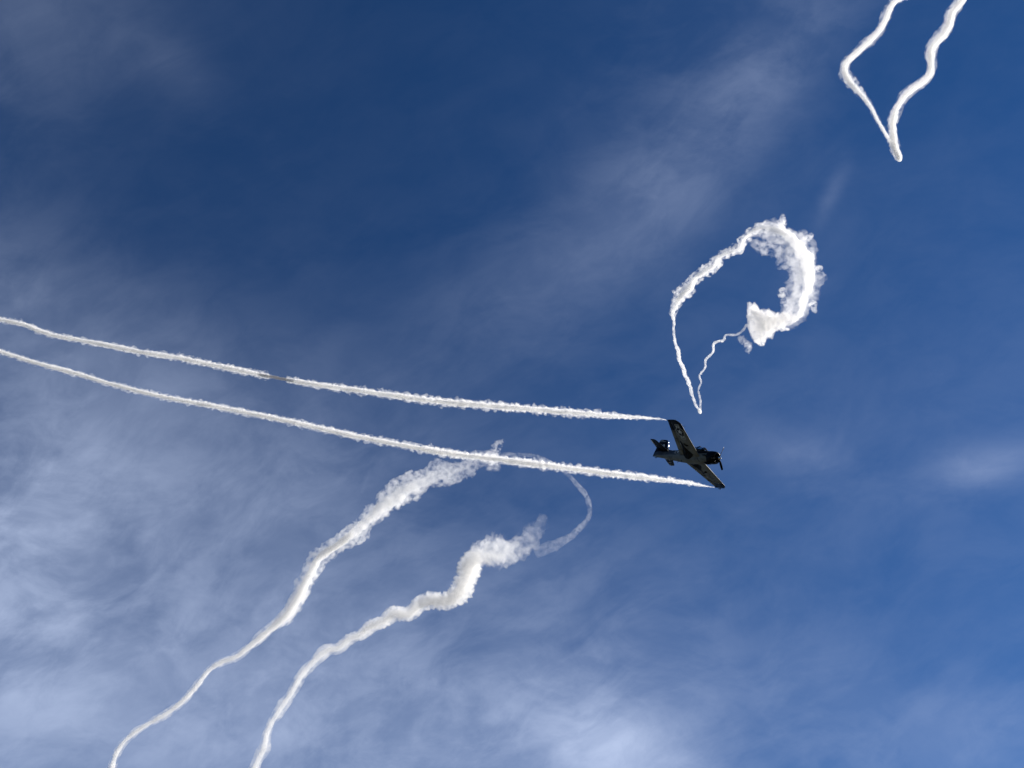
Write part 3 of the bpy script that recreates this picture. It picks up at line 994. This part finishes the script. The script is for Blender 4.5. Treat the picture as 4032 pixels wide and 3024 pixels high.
P_('ragged_head', limb[29:] + [(2944, 1292, 581, 46)], smoke_mat('dense_head_smoke', dens(2.4, 45, 575), tint=(.995, .98, .958), film=.0, grad=(at(3010, 1275, 578), at(2938, 1290, 580), 1.0, .30), noise_scale=.2, contrast=.4, step=.06), t4, rscale=1.22, rough=.75, freq=1.5, seed=37, sides=48, step_r=.09, taper=(.3, .08), sparse=.35)
for k, (a, b, ra, rb) in enumerate((((2990, 1245), (2955, 1208), 24, 10), ((2975, 1325), (3008, 1362), 26, 12), ((3060, 1290), (3110, 1298), 16, 7), ((2960, 1260), (2938, 1240), 16, 7))):
    P_('lobe', [(a[0], a[1], 576, ra), ((a[0] + b[0]) / 2, (a[1] + b[1]) / 2, 576, (ra + rb) / 2 * 1.1), (b[0], b[1], 576, rb)], smoke_mat('lobe_smoke', dens(1.5, 18, 576), noise_scale=.3, contrast=.8, film=.0, step=.12), t4, rough=.7, freq=1.5, seed=38 + k, sides=28, step_r=.14)
for k, (a, b, ra, rb) in enumerate((((3075, 900), (3082, 840), 24, 14), ((3165, 960), (3203, 918), 28, 13), ((3205, 1060), (3242, 1052), 24, 9), ((3195, 1180), (3212, 1235), 24, 12), ((3085, 1130), (3075, 1200), 22, 14))):
    L_ = math.hypot(a[0] - b[0], a[1] - b[1]) + ra
    P_('spur', [(a[0], a[1], 572, ra), ((a[0] + b[0]) / 2, (a[1] + b[1]) / 2, 572, (ra + rb) / 2), (b[0], b[1], 572, rb)], smoke_mat('spur_smoke', dens(.9, 20, 572), noise_scale=.3, contrast=1.0, film=.0, step=.12, ball=(at(a[0], a[1], 572), L_ * 572 / FPX)), t4, rough=.8, freq=1.2, seed=43 + k, sides=28, step_r=.14)
P_('drifting_haze', with_z([(2950, 950, 10), (2985, 965, 24), (3030, 985, 30), (3075, 1010, 28), (3100, 1060, 18)], 568, 572), smoke_mat('inner_haze', dens(.22, 24, 570), noise_scale=.22, contrast=1.0, film=.0, step=.08), t4, rough=1.0, freq=1.0, seed=58, sides=32, step_r=.14, sparse=.5, rscale=1.3)
P_('drifting_haze', with_z([(2905, 1325, 6), (2930, 1340, 18), (2945, 1365, 17), (2950, 1395, 6)], 574, 575), smoke_mat('trailing_haze', dens(.30, 18, 575), noise_scale=.25, contrast=1.0, film=.0, step=.1), t4, rough=1.0, freq=1.0, seed=59, sides=28, step_r=.14, sparse=.5, rscale=1.3)
thin = with_z([(2757, 1622, 5), (2758, 1578, 5), (2750, 1536, 4), (2761, 1505, 4), (2755, 1479, 5), (2776, 1448, 5), (2779, 1417, 5.5), (2807, 1386, 6), (2810, 1355, 6), (2828, 1344, 6), (2851, 1342, 7), (2859, 1319, 5), (2901, 1318, 5.5), (2927, 1298, 6), (2942, 1280, 6), (2958, 1313, 6)], 560, 578)
P_('thin_strand', thin[:11], smoke_mat('thin_strand_smoke', dens(1.0, 5, 565), film=.02, noise_scale=.5, contrast=.5, step=.06, grad=(at(2757, 1600, 560), at(2810, 1370, 565), .45, 1.0)), t4, rough=.45, freq=.6, seed=50, sides=14)
P_('faint_strand', thin[10:], smoke_mat('faint_strand_smoke', dens(.45, 5, 575), film=.006), t4, rough=.45, freq=.6, seed=51, sides=14)
P_('bright_tip', with_z([(2750, 1608, 7), (2756, 1620, 9), (2758, 1631, 8)], 560, 560), smoke_mat('tip_smoke', dens(2.5, 7, 560), film=.04), t4, rough=.25, freq=.6, seed=52, sides=18)


# --- long loop: one strand climbing to a faint arch, the other coiling back
zs = (318, 300)
A = with_z([(424, 3082, 14), (443, 3018, 15), (456, 2974, 14), (487, 2923, 13), (538, 2879, 13), (601, 2841, 14), (665, 2803, 15), (728, 2753, 15), (779, 2696, 14), (823, 2639, 14), (873, 2607, 15), (937, 2582, 16), (1000, 2531, 18), (1076, 2468, 20), (1139, 2411, 23), (1184, 2335, 24), (1222, 2259, 23), (1266, 2189, 21), (1329, 2145, 22), (1393, 2101, 25), (1454, 2043, 30), (1504, 1998, 34), (1558, 1962, 38), (1603, 1926, 40), (1662, 1899, 36), (1739, 1867, 30), (1807, 1840, 25), (1888, 1813, 20), (1965, 1796, 15), (2033, 1791, 12), (2100, 1795, 11), (2159, 1817, 11), (2223, 1858, 10), (2272, 1908, 11), (2308, 1953, 11), (2322, 2003, 11), (2313, 2048, 13), (2281, 2084, 15), (2236, 2120, 18), (2168, 2152, 24), (2100, 2172, 30)], *zs)
A = [(p[0], p[1], p[2], p[3] * (.86 if k < 13 else .95)) for k, p in enumerate(A)]
B = with_z([(985, 3085, 18), (1006, 3018, 18), (1038, 2949, 18), (1051, 2892, 17), (1076, 2835, 16), (1114, 2778, 17), (1152, 2721, 18), (1184, 2664, 19), (1228, 2613, 19), (1285, 2563, 20), (1335, 2552, 18), (1373, 2518, 21), (1427, 2495, 19), (1458, 2467, 24), (1515, 2444, 22), (1553, 2416, 27), (1610, 2418, 24), (1654, 2379, 29), (1697, 2364, 32), (1762, 2364, 32), (1810, 2330, 38), (1836, 2271, 42), (1857, 2218, 45), (1893, 2186, 52), (1952, 2172, 56), (2015, 2166, 46), (2060, 2138, 44), (2098, 2100, 36), (2148, 2025, 22)], 325, 300)
t5 = trail('long looping smoke trail, two strands rising from below to a faint thin arch and coil', at(720, 3050, 320))
M_A = smoke_mat('dense_strand_smoke', dens(2.4, 14, 300), film=.05)
M_A2 = smoke_mat('thinning_strand_smoke', dens(2.2, 26, 304), noise_scale=.40, contrast=.7, film=.0, step=.02, grad=(at(1420, 2080, 304), at(1800, 1842, 304), 1.0, .12))
M_As = smoke_mat('feathery_strand_smoke', dens(.65, 32, 310), noise_scale=.50, contrast=1.0, film=.0, step=.02, grad=(at(1500, 2000, 304), at(1850, 1826, 304), 1.0, .40))
M_rib = smoke_mat('faint_ribbon_smoke', dens(.16, 12, 304), noise_scale=.45, contrast=.7, film=.0, step=.05, grad=[(at(2320, 2020, 304), at(2080, 2180, 304), 1.0, .22), (at(1900, 1810, 304), at(1990, 1800, 304), .3, 1.0)])
M_soft = smoke_mat('soft_strand_halo', dens(.4, 18, 310), noise_scale=.3, contrast=.8, film=.0, step=.03)
P_('dense_strand', A[:20], M_A, t5, rscale=.74, rough=.22, freq=.6, seed=51, sides=20, billow=.3, taper=(.1, .5))
P_('soft_strand', A[:17], M_soft, t5, rscale=1.45, rough=.35, freq=.5, seed=52, sides=20, billow=.2)
P_('thinning_strand', A[16:29], M_A2, t5, rscale=.84, rough=.45, freq=.9, seed=53, sides=24, taper=(.5, .4), step_r=.2)
P_('feathery_fringe', [(p[0], p[1], p[2], p[3] * 1.0 + 13) for p in A[13:29]], M_As, t5, rscale=1.25, rough=.7, freq=1.1, seed=54, sides=32, step_r=.14, sparse=.55)
P_('faint_ribbon', A[27:], M_rib, t5, rscale=1.05, rough=.35, freq=.5, seed=55, sides=18, billow=.1, taper=(.4, .1))
P_('ribbon_filament', [(p[0] + 4, p[1] - 5, p[2], 4) for p in A[28:36]], M_rib, t5, rough=.2, freq=.3, seed=56, sides=10)
P_('spur', [(1925, 1835, 303, 34), (1945, 1795, 303, 32), (1962, 1760, 303, 27), (1990, 1728, 303, 18)], smoke_mat('arch_spur_smoke', dens(.55, 24, 304), noise_scale=.45, contrast=1.0, film=.0, step=.06, ball=(at(1945, 1800, 303), 13.0)), t5, rough=.8, freq=1.1, seed=57, sides=22, step_r=.2)
P_('spur', [(1900, 1800, 303, 20), (1945, 1835, 303, 30), (1975, 1858, 303, 12)], smoke_mat('arch_spur_smoke_low', dens(.4, 24, 304), noise_scale=.45, contrast=1.0, film=.0, step=.06, ball=(at(1935, 1815, 303), 7.5)), t5, rough=.8, freq=1.1, seed=58, sides=22, step_r=.2)
M_B = smoke_mat('dense_coil_smoke', dens(2.3, 22, 320), film=.03, step=.03, grad=(at(1780, 2350, 306), at(1870, 2210, 305), 1.0, .25))
M_Bs = smoke_mat('billowing_coil_smoke', dens(1.9, 32, 310), noise_scale=.5, contrast=.5, film=.03, step=.03, grad=(at(1250, 2600, 315), at(1480, 2460, 312), .15, 1.0))
M_B2 = smoke_mat('fading_coil_smoke', dens(1.6, 48, 304), noise_scale=.40, contrast=.8, film=.015, step=.03, grad=(at(1880, 2200, 304), at(2060, 2140, 304), 1.0, .10))
M_B3 = smoke_mat('coil_haze', dens(.32, 40, 304), noise_scale=.28, contrast=.9, film=.008, step=.04, grad=(at(2000, 2160, 304), at(2130, 2060, 304), 1.0, .35))
P_('dense_coil', B[:24], M_B, t5, rscale=.62, rough=.25, freq=1.8, seed=61, sides=36, step_r=.10, taper=(.1, .35), billow=.75)
P_('billowing_coil', B[8:24], M_Bs, t5, rscale=1.2, rough=.65, freq=1.35, seed=72, sides=48, step_r=.07, taper=(.6, .3), billow=.8)
P_('soft_strand', B[:12], M_soft, t5, rscale=1.35, rough=.3, freq=.5, seed=62, sides=20, billow=.2)
P_('fading_coil', B[21:27], M_B2, t5, rscale=1.08, rough=.6, freq=1.7, seed=63, sides=40, step_r=.10, taper=(.4, .3))
P_('coil_haze', B[23:], M_B3, t5, rscale=1.3, rough=.9, freq=1.4, seed=64, sides=34, step_r=.12, sparse=.4)
